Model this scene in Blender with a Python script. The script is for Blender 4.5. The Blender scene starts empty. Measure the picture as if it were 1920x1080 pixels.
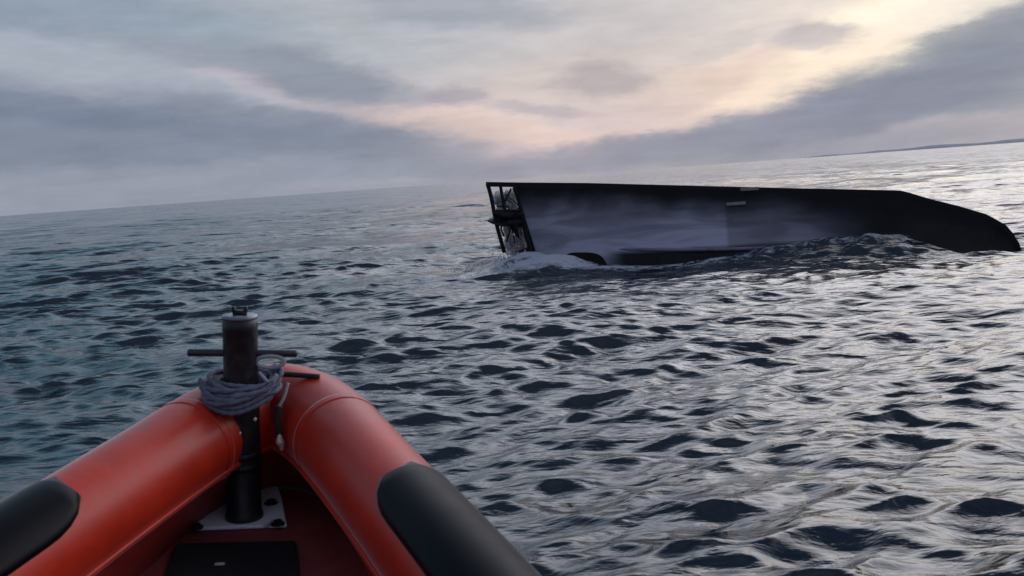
import bpy, bmesh, math, random
import numpy as np
from mathutils import Vector, Matrix, noise as mnoise

random.seed(7)
scene = bpy.context.scene
COL = scene.collection
R = math.radians

# ------------------------------------------------------------------ camera
F_PX, EYE, PITCH, ROLL = 1662.8, 1.6, R(7.0), R(4.14)
fw = np.array([0, math.cos(PITCH), -math.sin(PITCH)])
_u0 = np.array([0, math.sin(PITCH), math.cos(PITCH)])
_r0 = np.array([1.0, 0, 0])
rt = _r0*math.cos(ROLL) - _u0*math.sin(ROLL)
up = _u0*math.cos(ROLL) + _r0*math.sin(ROLL)
EYE_P = np.array([0, 0, EYE])

cam = bpy.data.cameras.new('camera')
cam.sensor_width = 36.0
cam.lens = 36.0*F_PX/1920.0
cam.dof.use_dof = True
cam.dof.focus_distance = 15.0
cam.dof.aperture_fstop = 6.5
cam.clip_start, cam.clip_end = 0.05, 30000
cam_o = bpy.data.objects.new('camera', cam)
COL.objects.link(cam_o)
M3 = Matrix(((rt[0], up[0], -fw[0]), (rt[1], up[1], -fw[1]), (rt[2], up[2], -fw[2])))
cam_o.matrix_world = Matrix.Translation(Vector(EYE_P)) @ M3.to_4x4()
scene.camera = cam_o

scene.view_settings.view_transform = 'Standard'
scene.view_settings.look = 'None'
scene.view_settings.exposure = 0.0
scene.view_settings.gamma = 1.0
scene.view_settings.use_curve_mapping = False
scene.cycles.max_bounces = 6
scene.cycles.use_denoising = True


def ray(x, y):
    d = fw*F_PX + rt*(x-960) + up*(540-y)
    return d/np.linalg.norm(d)


def azel(x, y):
    d = ray(x, y)
    return math.degrees(math.atan2(d[0], d[1])), math.degrees(math.asin(d[2]))


def lin(c):
    out = []
    for v in c:
        v = v/255.0
        out.append(v/12.92 if v <= 0.04045 else ((v+0.055)/1.055)**2.4)
    return out


# ------------------------------------------------------------------ world: evening overcast
SUN_AZ, SUN_EL = 38.0, 26.0
world = bpy.data.worlds.new('World')
scene.world = world
world.use_nodes = True
wt = world.node_tree
wt.nodes.clear()
WN, WL = wt.nodes, wt.links


def wnode(kind, **kw):
    n = WN.new(kind)
    for k, v in kw.items():
        setattr(n, k, v)
    return n


def wmath(op, a, b=None, c=None, clamp=False):
    n = wnode('ShaderNodeMath', operation=op, use_clamp=clamp)
    for i, v in enumerate((a, b, c)):
        if v is None:
            continue
        if hasattr(v, 'is_output'):
            WL.new(v, n.inputs[i])
        else:
            n.inputs[i].default_value = v
    return n.outputs[0]


def wmix(fac, a, b):
    n = wnode('ShaderNodeMix', data_type='RGBA')
    for sock, v in ((n.inputs[0], fac), (n.inputs[6], a), (n.inputs[7], b)):
        if hasattr(v, 'is_output'):
            WL.new(v, sock)
        elif isinstance(v, (int, float)):
            sock.default_value = v
        else:
            sock.default_value = (*v, 1)
    return n.outputs[2]


tc = wnode('ShaderNodeTexCoord')
nrm = wnode('ShaderNodeVectorMath', operation='NORMALIZE')
WL.new(tc.outputs['Generated'], nrm.inputs[0])
sep = wnode('ShaderNodeSeparateXYZ')
WL.new(nrm.outputs[0], sep.inputs[0])
DEG = 180/math.pi
az = wmath('MULTIPLY', wmath('ARCTAN2', sep.outputs[0], sep.outputs[1]), DEG)
el = wmath('MULTIPLY', wmath('ARCSINE', sep.outputs[2]), DEG)
comb = wnode('ShaderNodeCombineXYZ')
WL.new(az, comb.inputs[0])
WL.new(el, comb.inputs[1])


def wnoise(vec, scale_vec, detail, rough, off=(0, 0, 0), rotz=0.0):
    m = wnode('ShaderNodeMapping')
    WL.new(vec, m.inputs[0])
    m.inputs['Location'].default_value = off
    m.inputs['Rotation'].default_value = (0, 0, rotz)
    m.inputs['Scale'].default_value = scale_vec
    n = wnode('ShaderNodeTexNoise')
    WL.new(m.outputs[0], n.inputs['Vector'])
    n.inputs['Scale'].default_value = 1.0
    n.inputs['Detail'].default_value = detail
    n.inputs['Roughness'].default_value = rough
    return n


# warp: clouds edges are ragged and drawn out along the horizon
nw = wnoise(comb.outputs[0], (0.17, 0.50, 1), 8, 0.66)
sub = wnode('ShaderNodeVectorMath', operation='SUBTRACT')
WL.new(nw.outputs['Color'], sub.inputs[0])
sub.inputs[1].default_value = (0.5, 0.5, 0.5)
mul = wnode('ShaderNodeVectorMath', operation='MULTIPLY')
WL.new(sub.outputs[0], mul.inputs[0])
mul.inputs[1].default_value = (6.0, 2.3, 0)
add = wnode('ShaderNodeVectorMath', operation='ADD')
WL.new(comb.outputs[0], add.inputs[0])
WL.new(mul.outputs[0], add.inputs[1])
UV = add.outputs[0]


def ramp(src, lo, hi):
    n = wnode('ShaderNodeMapRange', interpolation_type='SMOOTHSTEP')
    WL.new(src, n.inputs[0])
    n.inputs[1].default_value, n.inputs[2].default_value = lo, hi
    n.inputs[3].default_value, n.inputs[4].default_value = 0.0, 1.0
    return n.outputs[0]


# cloud deck: brightness by elevation and by how far round from the glow
front_lo = wmix(ramp(az, -32.0, 20.0), lin((144, 149, 164)), lin((168, 166, 172)))
front_hi = wmix(ramp(az, -34.0, 10.0), (0.22, 0.41, 0.56), (1.75, 1.85, 2.15))  # unseen bright band above the view, added to light up the water
SKYC = wmix(ramp(el, 10.5, 20.0), front_lo, front_hi)
SKYC = wmix(ramp(el, 22.0, 56.0), SKYC, lin((78, 90, 114)))  # darkened higher up so steep wave faces reflect dark
adev = wmath('ABSOLUTE', wmath('SUBTRACT', az, 10.0))
SKYC = wmix(ramp(el, 60.0, 86.0), SKYC, lin((128, 138, 156)))  # overhead sky lifted again as unseen fill for the boat interior
SKYC = wmix(ramp(adev, 55.0, 125.0), SKYC, lin((112, 122, 144)))  # sky behind the camera brightened as added fill

# (px, py of the cloud's middle in the photograph -> direction), half sizes in px, turn, colour, strength
BLOBS = [
    # big bright field of thin cloud in the middle and right
    (1180, 60, 620, 190, 0, (198, 190, 192), .8),
    (1560, 90, 420, 150, -25, (224, 210, 204), .85),
    (1330, 190, 330, 70, -18, (222, 196, 184), .8),
    (980, 230, 330, 60, -4, (200, 184, 190), .7),
    (1080, 160, 260, 60, -10, (206, 190, 184), .5),
    (1690, 55, 260, 80, -30, (248, 234, 212), .95),
    (1840, 15, 190, 40, -6, (240, 228, 220), .75),
    (1500, 150, 190, 36, -25, (238, 216, 200), .65),
    (560, 60, 360, 60, 3, (164, 166, 182), .6),
    (250, 125, 420, 34, 5, (168, 168, 186), .75),
    (620, 190, 250, 26, 14, (190, 180, 190), .8),
    (900, 240, 250, 30, 8, (222, 196, 188), .75),
    (860, 290, 150, 30, 0, (190, 172, 178), .6),
    # grey patches
    (150, 25, 340, 42, 2, (138, 146, 168), .7),
    (860, 20, 200, 34, 2, (146, 148, 168), .7),
    (600, 145, 170, 46, 10, (134, 134, 154), .9),
    (420, 110, 190, 20, 4, (146, 146, 166), .6),
    (850, 180, 60, 24, 4, (158, 150, 164), .7),
    (1130, 145, 95, 34, -4, (166, 156, 162), .75),
    (1010, 205, 90, 14, 4, (160, 154, 166), .5),
    (1525, 66, 85, 22, 4, (182, 174, 180), .8),
    (1330, 90, 90, 18, -20, (186, 178, 180), .5),
    # broad blue-grey bank low on the left
    (150, 262, 620, 66, -1, (120, 125, 148), .85),
    (560, 262, 330, 50, 6, (128, 130, 152), .75),
    (60, 190, 190, 26, 6, (116, 122, 146), .8),
    (330, 235, 260, 20, 3, (112, 118, 142), .5),
    (260, 345, 520, 34, -4, (146, 144, 164), .7),
    (700, 318, 240, 22, -2, (142, 142, 164), .6),
    (820, 345, 190, 16, -3, (160, 154, 170), .6),
    # dark bank slanting down from the upper right
    (1880, 130, 260, 92, -16, (134, 135, 152), .82),
    (1640, 195, 290, 62, -18, (126, 126, 150), .9),
    (1400, 250, 330, 38, -12, (134, 132, 156), .85),
    (1160, 285, 300, 26, -8, (142, 138, 160), .8),
    (1840, 62, 120, 24, -14, (136, 136, 154), .7),
    (1830, 240, 220, 22, -8, (168, 160, 172), .75),
    (1500, 285, 330, 22, -6, (150, 146, 164), .7),
    # above the frame, seen only in the water
    (1500, -420, 700, 260, -8, (255, 250, 255), .5),
    (1750, -150, 420, 90, -8, (206, 198, 192), .6),
    (300, -500, 500, 240, 8, (130, 156, 176), .4),
]
for (bx, by, sx, sy, turn, colr, st) in BLOBS:
    a0, e0 = azel(bx, by)
    mp = wnode('ShaderNodeMapping', vector_type='TEXTURE')
    WL.new(UV, mp.inputs[0])
    mp.inputs['Location'].default_value = (a0, e0, 0)
    # turn is clockwise-down in the photograph; the photograph itself is rolled
    mp.inputs['Rotation'].default_value = (0, 0, R(-turn) - ROLL)
    mp.inputs['Scale'].default_value = (sx/30.0*1.35, sy/30.0*1.35, 1)
    ln = wnode('ShaderNodeVectorMath', operation='LENGTH')
    WL.new(mp.outputs[0], ln.inputs[0])
    f = wmath('MULTIPLY', wmath('SUBTRACT', 1.0, ramp(ln.outputs['Value'], 0.40, 1.06)), st)
    SKYC = wmix(f, SKYC, [a*b for a, b in zip(lin(colr), (.945, 1.045, .955) if colr[0] < colr[2]-6 else (1.0, 1.01, .98))])
# fine streaks in the cloud
st1 = wnoise(comb.outputs[0], (0.10, 0.75, 1), 6, 0.62, (3, 1, 0), R(-4))
st2 = wnoise(comb.outputs[0], (0.30, 0.9, 1), 6, 0.6, (9, 4, 0), R(5))
gain = wmath('ADD', wmath('MULTIPLY', st1.outputs['Fac'], 0.42), wmath('MULTIPLY', st2.outputs['Fac'], 0.34))
gain = wmath('ADD', gain, 0.76)
vs = wnode('ShaderNodeVectorMath', operation='SCALE')
WL.new(SKYC, vs.inputs[0])
WL.new(wmath('MULTIPLY', gain, 10.0), vs.inputs['Scale'])
sky = wnode('ShaderNodeTexSky', sky_type='NISHITA')
sky.sun_disc = False
sky.sun_elevation = R(SUN_EL)
sky.sun_rotation = R(SUN_AZ)
fin = wmix(0.985, sky.outputs[0], vs.outputs[0])
bg = wnode('ShaderNodeBackground')
bg.inputs['Strength'].default_value = 0.1
WL.new(fin, bg.inputs['Color'])
wo = wnode('ShaderNodeOutputWorld')
WL.new(bg.outputs[0], wo.inputs['Surface'])
world.cycles.sampling_method = 'MANUAL'
world.cycles.sample_map_resolution = 512

# the sun behind thin cloud, ahead and to the right
sl = bpy.data.lights.new('sun', 'SUN')
sl.energy, sl.angle, sl.color = 0.5, R(44), (1.0, 0.92, 0.86)
so = bpy.data.objects.new('sun', sl)
COL.objects.link(so)
sd = Vector((math.sin(R(SUN_AZ))*math.cos(R(SUN_EL)), math.cos(R(SUN_AZ))*math.cos(R(SUN_EL)), math.sin(R(SUN_EL))))
so.rotation_euler = sd.to_track_quat('Z', 'Y').to_euler()


# ------------------------------------------------------------------ materials
def mat(name, base, rough=0.5, metal=0.0, coat=0.0, var=0.0, var_scale=8.0, bump=0.0, bump_scale=60.0,
        spec=0.5, second=None, sec_lo=0.5, sec_hi=0.6, rvar=0.0, sheen=0.0):
    m = bpy.data.materials.new(name)
    m.use_nodes = True
    t = m.node_tree
    b = t.nodes['Principled BSDF']
    b.inputs['Base Color'].default_value = (*base, 1)
    b.inputs['Roughness'].default_value = rough
    b.inputs['Metallic'].default_value = metal
    b.inputs['Coat Weight'].default_value = coat
    b.inputs['Coat Roughness'].default_value = 0.3
    b.inputs['Coat IOR'].default_value = 1.2
    b.inputs['Specular IOR Level'].default_value = spec
    b.inputs['Sheen Weight'].default_value = sheen
    b.inputs['Sheen Roughness'].default_value = 0.22
    b.inputs['Sheen Tint'].default_value = (1, .86, .88, 1)
    tcn = t.nodes.new('ShaderNodeTexCoord')
    n = t.nodes.new('ShaderNodeTexNoise')
    n.inputs['Scale'].default_value = var_scale
    n.inputs['Detail'].default_value = 8
    n.inputs['Roughness'].default_value = 0.65
    t.links.new(tcn.outputs['Object'], n.inputs['Vector'])
    col = None
    if second is not None:
        r = t.nodes.new('ShaderNodeMapRange')
        r.interpolation_type = 'SMOOTHSTEP'
        r.inputs[1].default_value, r.inputs[2].default_value = sec_lo, sec_hi
        t.links.new(n.outputs['Fac'], r.inputs[0])
        mx = t.nodes.new('ShaderNodeMix')
        mx.data_type = 'RGBA'
        t.links.new(r.outputs[0], mx.inputs[0])
        mx.inputs[6].default_value = (*base, 1)
        mx.inputs[7].default_value = (*second, 1)
        col = mx.outputs[2]
        t.links.new(col, b.inputs['Base Color'])
    elif var:
        h = t.nodes.new('ShaderNodeHueSaturation')
        h.inputs['Color'].default_value = (*base, 1)
        r = t.nodes.new('ShaderNodeMapRange')
        r.inputs[1].default_value, r.inputs[2].default_value = 0.3, 0.7
        r.inputs[3].default_value, r.inputs[4].default_value = 1-var, 1+var
        t.links.new(n.outputs['Fac'], r.inputs[0])
        t.links.new(r.outputs[0], h.inputs['Value'])
        t.links.new(h.outputs[0], b.inputs['Base Color'])
    if rvar:
        r = t.nodes.new('ShaderNodeMapRange')
        r.inputs[1].default_value, r.inputs[2].default_value = 0.3, 0.7
        r.inputs[3].default_value, r.inputs[4].default_value = max(0.03, rough-rvar), rough+rvar
        t.links.new(n.outputs['Fac'], r.inputs[0])
        t.links.new(r.outputs[0], b.inputs['Roughness'])
    if bump:
        nb = t.nodes.new('ShaderNodeTexNoise')
        nb.inputs['Scale'].default_value = bump_scale
        nb.inputs['Detail'].default_value = 5
        t.links.new(tcn.outputs['Object'], nb.inputs['Vector'])
        bp = t.nodes.new('ShaderNodeBump')
        bp.inputs['Strength'].default_value = 1.0
        bp.inputs['Distance'].default_value = bump
        t.links.new(nb.outputs['Fac'], bp.inputs['Height'])
        t.links.new(bp.outputs[0], b.inputs['Normal'])
    return m


M_RED = mat('red_pvc', (0.52, 0.025, 0.006), 0.5, coat=.7, sheen=.85, var=0.22, var_scale=3.5, bump=0.0025, bump_scale=14, rvar=0.09, spec=.3)
M_RED2 = mat('dark_red_liner', (0.24, 0.018, 0.015), 0.5, var=0.25, var_scale=6, bump=0.002, bump_scale=18)
M_BLACK = mat('black_rubber', (0.002, 0.0022, 0.005), 0.5, coat=.45, sheen=.5, var=0.2, bump=0.0004, bump_scale=60, rvar=0.08, spec=.03)
M_MAT = mat('black_floor_mat', (0.008, 0.009, 0.011), 0.7, bump=0.002, bump_scale=120, spec=0.25)
M_FLOOR = mat('dark_painted_floor', (0.20, 0.035, 0.035), 0.6, var=0.3, var_scale=7, bump=0.001)
M_POST = mat('dark_weathered_steel', (0.009, 0.009, 0.011), 0.45, second=(0.028, 0.021, 0.013), var_scale=11,
             sec_lo=.48, sec_hi=.62, bump=0.0015, bump_scale=45, rvar=0.12)
M_STEEL = mat('worn_steel', (0.22, 0.23, 0.26), 0.38, metal=0.7, var=0.25, var_scale=20, bump=0.0006, bump_scale=80)
M_PIN = mat('dark_worn_steel', (0.05, 0.05, 0.06), 0.32, metal=0.6, var=0.3, var_scale=25)
M_PLATE = mat('galvanised_plate', (0.86, 0.87, 0.92), 0.42, metal=0.0, second=(0.20, 0.17, 0.17), var_scale=16,
              sec_lo=.58, sec_hi=.70, bump=0.0008, bump_scale=50)
M_BOLT = mat('black_bolt', (0.02, 0.02, 0.024), 0.45, metal=0.5)
M_ROPE = mat('grey_blue_rope', (0.13, 0.135, 0.19), 0.8, var=0.35, var_scale=30, bump=0.002, bump_scale=140)
M_WROPE = mat('pale_cord', (0.42, 0.40, 0.42), 0.7, var=0.2, var_scale=40, bump=0.001, bump_scale=160)
M_STRAP = mat('dark_strap', (0.022, 0.014, 0.014), 0.7, bump=0.001, bump_scale=150)
M_CLIP = mat('pale_clip', (0.62, 0.55, 0.50), 0.35, metal=0.3, var=0.2)
M_GREYH = mat('grey_hull', (0.08, 0.085, 0.10), 0.5, var=0.2)
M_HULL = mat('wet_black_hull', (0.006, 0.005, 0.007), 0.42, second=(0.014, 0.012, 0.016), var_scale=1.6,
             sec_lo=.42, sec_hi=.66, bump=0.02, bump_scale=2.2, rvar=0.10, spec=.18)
# wet sheen and reflected sky put into the side's base colour, weaker past a line
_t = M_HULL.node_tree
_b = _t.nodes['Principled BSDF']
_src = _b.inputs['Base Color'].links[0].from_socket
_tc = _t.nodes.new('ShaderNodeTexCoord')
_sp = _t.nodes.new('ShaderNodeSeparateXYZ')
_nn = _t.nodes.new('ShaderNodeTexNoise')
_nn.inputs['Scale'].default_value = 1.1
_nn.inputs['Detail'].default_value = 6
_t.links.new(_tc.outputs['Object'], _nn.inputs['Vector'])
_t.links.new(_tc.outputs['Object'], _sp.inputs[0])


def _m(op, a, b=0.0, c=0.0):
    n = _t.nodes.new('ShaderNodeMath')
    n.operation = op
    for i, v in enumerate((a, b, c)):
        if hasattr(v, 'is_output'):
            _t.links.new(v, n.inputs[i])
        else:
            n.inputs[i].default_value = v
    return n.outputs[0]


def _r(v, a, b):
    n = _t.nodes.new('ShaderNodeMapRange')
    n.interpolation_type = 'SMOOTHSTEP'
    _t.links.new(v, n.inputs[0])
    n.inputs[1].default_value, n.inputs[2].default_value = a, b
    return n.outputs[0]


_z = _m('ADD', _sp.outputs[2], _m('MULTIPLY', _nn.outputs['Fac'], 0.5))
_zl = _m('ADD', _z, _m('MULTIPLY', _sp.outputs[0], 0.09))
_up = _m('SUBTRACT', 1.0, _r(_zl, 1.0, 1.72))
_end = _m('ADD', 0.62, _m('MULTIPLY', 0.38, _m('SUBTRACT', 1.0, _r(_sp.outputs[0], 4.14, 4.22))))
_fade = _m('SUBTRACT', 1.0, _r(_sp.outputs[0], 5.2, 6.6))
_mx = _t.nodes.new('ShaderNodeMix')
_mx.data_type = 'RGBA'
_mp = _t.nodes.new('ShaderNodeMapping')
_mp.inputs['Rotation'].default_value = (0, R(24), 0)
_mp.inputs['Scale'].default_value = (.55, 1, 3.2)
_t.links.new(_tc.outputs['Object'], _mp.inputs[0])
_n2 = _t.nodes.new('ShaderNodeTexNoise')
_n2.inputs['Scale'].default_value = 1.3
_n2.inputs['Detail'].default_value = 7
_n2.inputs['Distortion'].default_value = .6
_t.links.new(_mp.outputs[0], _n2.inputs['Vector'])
_str = _m('ADD', .60, _m('MULTIPLY', .45, _r(_n2.outputs['Fac'], .38, .66)))  # diagonal streaks of running water within the painted sheen
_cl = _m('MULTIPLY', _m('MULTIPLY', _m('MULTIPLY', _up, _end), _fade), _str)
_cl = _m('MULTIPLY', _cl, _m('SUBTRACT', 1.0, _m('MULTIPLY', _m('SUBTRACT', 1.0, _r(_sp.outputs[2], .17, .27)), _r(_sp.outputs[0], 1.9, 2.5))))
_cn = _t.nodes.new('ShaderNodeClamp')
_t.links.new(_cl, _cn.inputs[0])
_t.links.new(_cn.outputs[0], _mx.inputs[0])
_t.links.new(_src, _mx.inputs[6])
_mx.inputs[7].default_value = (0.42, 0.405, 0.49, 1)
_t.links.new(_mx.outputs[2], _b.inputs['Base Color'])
M_KEEL = mat('black_keel', (0.008, 0.007, 0.009), 0.5, var=0.3, var_scale=3, bump=0.008, bump_scale=8, spec=0.35)
M_RUST = mat('dark_rusted_metal', (0.010, 0.009, 0.010), 0.55, var=0.3, bump=0.004, bump_scale=20, spec=0.3)
M_ZINC = mat('pale_anode', (0.34, 0.30, 0.29), 0.6, var=0.2)
M_STREAK = mat('pale_worn_strake', (0.20, 0.19, 0.23), 0.45, var=0.3, var_scale=5)
M_HOLE = mat('black_recess', (0.003, 0.003, 0.006), 0.6, spec=0.2)
M_COAST = mat('far_coast_rock', (0.26, 0.27, 0.33), 0.9, var=0.2, var_scale=0.01)


# ------------------------------------------------------------------ helpers
def link(name, me, material=None, parent=None, smooth=True):
    o = bpy.data.objects.new(name, me)
    COL.objects.link(o)
    if material is not None:
        me.materials.append(material)
    if smooth:
        me.polygons.foreach_set('use_smooth', [True]*len(me.polygons))
    if parent is not None:
        o.parent = parent
    return o


def from_bm(name, bm, material, parent=None, smooth=True):
    bmesh.ops.recalc_face_normals(bm, faces=bm.faces)
    me = bpy.data.meshes.new(name)
    bm.to_mesh(me)
    bm.free()
    return link(name, me, material, parent, smooth)


def tag(o, label=None, cat=None, group=None, kind=None):
    for k, v in (('label', label), ('category', cat), ('group', group), ('kind', kind)):
        if v:
            o[k] = v
    return o


def tube_bm(bm, pts, rad, seg=12, closed=False, cap=True, flat=1.0, twist=0.0):
    pts = [Vector(p) for p in pts]
    n = len(pts)
    rads = rad if hasattr(rad, '__len__') else [rad]*n
    rings = []
    prev = None
    for i, p in enumerate(pts):
        if closed:
            t = pts[(i+1) % n] - pts[i-1]
        else:
            t = pts[min(i+1, n-1)] - pts[max(i-1, 0)]
        t.normalize()
        if prev is None:
            a = Vector((0, 0, 1)) if abs(t.z) < 0.9 else Vector((1, 0, 0))
            u = (a - t*a.dot(t)).normalized()
        else:
            u = (prev - t*prev.dot(t)).normalized()
        prev = u
        v = t.cross(u)
        rings.append([bm.verts.new(p + (u*math.cos(2*math.pi*k/seg) + v*math.sin(2*math.pi*k/seg)*flat)*rads[i]*(1+(.20*math.cos(3*2*math.pi*k/seg+twist*i) if twist else 0)))
                      for k in range(seg)])
    m = n if closed else n-1
    for i in range(m):
        A, B = rings[i], rings[(i+1) % n]
        for k in range(seg):
            bm.faces.new((A[k], A[(k+1) % seg], B[(k+1) % seg], B[k]))
    if cap and not closed:
        bm.faces.new(rings[0])
        bm.faces.new(rings[-1])


def smooth_path(pts, n=12):
    P = [Vector(p) for p in pts]
    P = [P[0]*2-P[1]] + P + [P[-1]*2-P[-2]]
    out = []
    for i in range(1, len(P)-2):
        for k in range(n):
            t = k/n
            out.append(0.5*((2*P[i]) + (-P[i-1]+P[i+1])*t + (2*P[i-1]-5*P[i]+4*P[i+1]-P[i+2])*t*t
                            + (-P[i-1]+3*P[i]-3*P[i+1]+P[i+2])*t**3))
    out.append(P[-2])
    return out


def box_bm(bm, c, size, rot=None, bevel=0.0):
    r = bmesh.ops.create_cube(bm, size=1.0)
    M = Matrix.Translation(Vector(c)) @ (rot.to_4x4() if rot is not None else Matrix.Identity(4)) @ Matrix.Diagonal((*size, 1))
    bmesh.ops.transform(bm, matrix=M, verts=r['verts'])
    if bevel:
        es = {e for v in r['verts'] for e in v.link_edges}
        bmesh.ops.bevel(bm, geom=list(es), offset=bevel, segments=2, affect='EDGES')


def prism_bm(bm, outline, z0, z1):
    a = [bm.verts.new((x, y, z0)) for x, y in outline]
    b = [bm.verts.new((x, y, z1)) for x, y in outline]
    bm.faces.new(a)
    bm.faces.new(b)
    for i in range(len(a)):
        j = (i+1) % len(a)
        bm.faces.new((a[i], a[j], b[j], b[i]))


# ------------------------------------------------------------------ the sea
rng = np.random.default_rng(11)
NW = 190
lam = np.exp(np.linspace(math.log(0.16), math.log(16), NW))*rng.uniform(.95, 1.05, NW)
# travelling mostly towards the viewer, a little from the left
th = R(-82) + rng.normal(0, 1, NW)*np.where(lam > 5, R(22), R(29))
kx, ky = np.cos(th)*2*math.pi/lam, np.sin(th)*2*math.pi/lam
slope = np.interp(np.log(lam), np.log([0.16, 0.45, 1.1, 2.5, 5, 9, 16]), [3.0, 2.7, .95, .6, 0.50, .36, .22])
amp = slope*0.203*math.sqrt(2/NW)*lam/(2*math.pi)
ph = rng.uniform(0, 2*math.pi, NW)


def bump2(x, y, cx, cy, a, b, turn, h):
    c, s = math.cos(turn), math.sin(turn)
    u = ((x-cx)*c + (y-cy)*s)/a
    v = (-(x-cx)*s + (y-cy)*c)/b
    return h*np.exp(-(u*u + v*v))


def local_swell(x, y):
    z = bump2(x, y, 5.2, 14.45, 1.5, .5, R(-4), .28)      # crest riding up the hull
    z += bump2(x, y, 6.15, 14.4, .8, .5, 0, .16)
    z += bump2(x, y, 8.6, 14.2, 1.3, 1.2, 0, -.16)         # trough round the bow end
    z += bump2(x, y, .40, 15.40, .8, .45, R(-6), .22)
    z += bump2(x, y, 2.3, 14.6, 1.0, .8, 0, -.05)
    z += bump2(x, y, 3.5, 9.0, 3.5, .8, R(12), .05)
    return z


def sea(x, y, spacing):
    dx = np.zeros_like(x)
    dy = np.zeros_like(x)
    z = np.zeros_like(x)
    jx = np.zeros_like(x)
    keep = np.zeros_like(x)
    gust = 0.75 + 0.35*np.sin(x*0.31+0.7*np.sin(y*.13))*np.sin(y*0.23+1.3+.8*np.sin(x*.11)) 
    gust = gust + bump2(x, y, 5.9, 14.2, 1.6, .9, 0, .9) + bump2(x, y, .6, 15.2, 1.6, .9, 0, .5)
    for i in range(NW):
        w = np.clip((lam[i]/spacing - 2.5)/3.0, 0, 1)
        idx = w > 0
        if not idx.any():
            continue
        p = kx[i]*x[idx] + ky[i]*y[idx] + ph[i]
        a = amp[i]*w[idx]
        if lam[i] < 3:
            a = a*gust[idx]
        c, s = np.cos(p), np.sin(p)
        kk = 2*math.pi/lam[i]
        q = 0.85
        keep[idx] += (slope[i]*w[idx])**2
        z[idx] += a*c
        dx[idx] -= q*a*kx[i]/kk*s
        dy[idx] -= q*a*ky[i]/kk*s
        jx[idx] += q*a*kk*c
    return x+dx, y+dy, z, jx, keep/np.sum(slope**2)


def build_sea():
    # angular columns dense ahead, wide all round; radial rings growing with distance
    half = R(37)
    nf, nb = 850, 90
    ang = np.concatenate([np.linspace(-half, half, nf, endpoint=False),
                          half + (2*math.pi-2*half)*(np.arange(nb)/nb)])
    rr = [0.55]
    while rr[-1] < 9500:
        r = rr[-1]
        step = 0.0065 if r < 5 else (0.0042 if r < 45 else (.007 if r < 90 else .025))
        rr.append(r*(1+step))
    rr = np.array(rr)
    na, nr = len(ang), len(rr)
    A, Rr = np.meshgrid(ang, rr)
    X, Y = (Rr*np.sin(A)).ravel(), (Rr*np.cos(A)).ravel()
    front = (np.abs(A) <= half).ravel()
    Rf = Rr.ravel()
    dr = np.gradient(rr)
    sp = np.maximum(np.repeat(dr, na), np.where(front, Rf*(2*half/nf), Rf*0.055))
    x, y, z, j, keep = sea(X, Y, sp)
    z += local_swell(X, Y)
    co = np.column_stack([x, y, z])
    co = np.vstack([co, [[0, 0, 0]]])
    i0 = np.arange(nr-1)[:, None]*na + np.arange(na)[None, :]
    i1 = np.arange(nr-1)[:, None]*na + (np.arange(na)[None, :]+1) % na
    quads = np.stack([i0, i1, i1+na, i0+na], -1).reshape(-1, 4)[:, ::-1]
    tri = np.stack([np.arange(na), np.full(na, nr*na), (np.arange(na)+1) % na], -1)[:, ::-1]
    me = bpy.data.meshes.new('water')
    nq, nt = len(quads), len(tri)
    me.vertices.add(len(co))
    me.vertices.foreach_set('co', co.astype(np.float32).ravel())
    loops = np.concatenate([quads.ravel(), tri.ravel()]).astype(np.int32)
    me.loops.add(len(loops))
    me.loops.foreach_set('vertex_index', loops)
    me.polygons.add(nq+nt)
    starts = np.concatenate([np.arange(nq)*4, nq*4+np.arange(nt)*3]).astype(np.int32)
    me.polygons.foreach_set('loop_start', starts)
    me.polygons.foreach_set('use_smooth', np.ones(nq+nt, bool))
    me.update(calc_edges=True)
    at = me.attributes.new('foam', 'FLOAT', 'POINT')
    crest = np.clip((j-0.50)/0.35, 0, 1)*(z > .02)*.7*np.clip(bump2(X, Y, 4, 14.3, 6, 1.8, 0, 1.3), 0, 1)
    xx, yy = X, Y
    f = bump2(xx, yy, 0.5, 15.4, 1.6, .8, R(-12), 1.15) + bump2(xx, yy, 2.4, 14.6, 1.6, .45, R(-8), .66)
    f += bump2(xx, yy, 6.1, 14.25, 1.1, .42, R(-6), .62)
    f += bump2(xx, yy, 4.4, 14.5, 1.5, .34, R(3), .62)
    f += bump2(xx, yy, -.9, 14.6, 1.4, .35, R(4), .7)
    foam = np.clip(crest + f, 0, 1.3)
    at.data.foreach_set('value', np.concatenate([foam, [0]]).astype(np.float32))
    lost = me.attributes.new('unresolved', 'FLOAT', 'POINT')
    lost.data.foreach_set('value', np.concatenate([np.sqrt(np.clip(1-keep, 0, 1)), [0]]).astype(np.float32))
    return me


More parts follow.
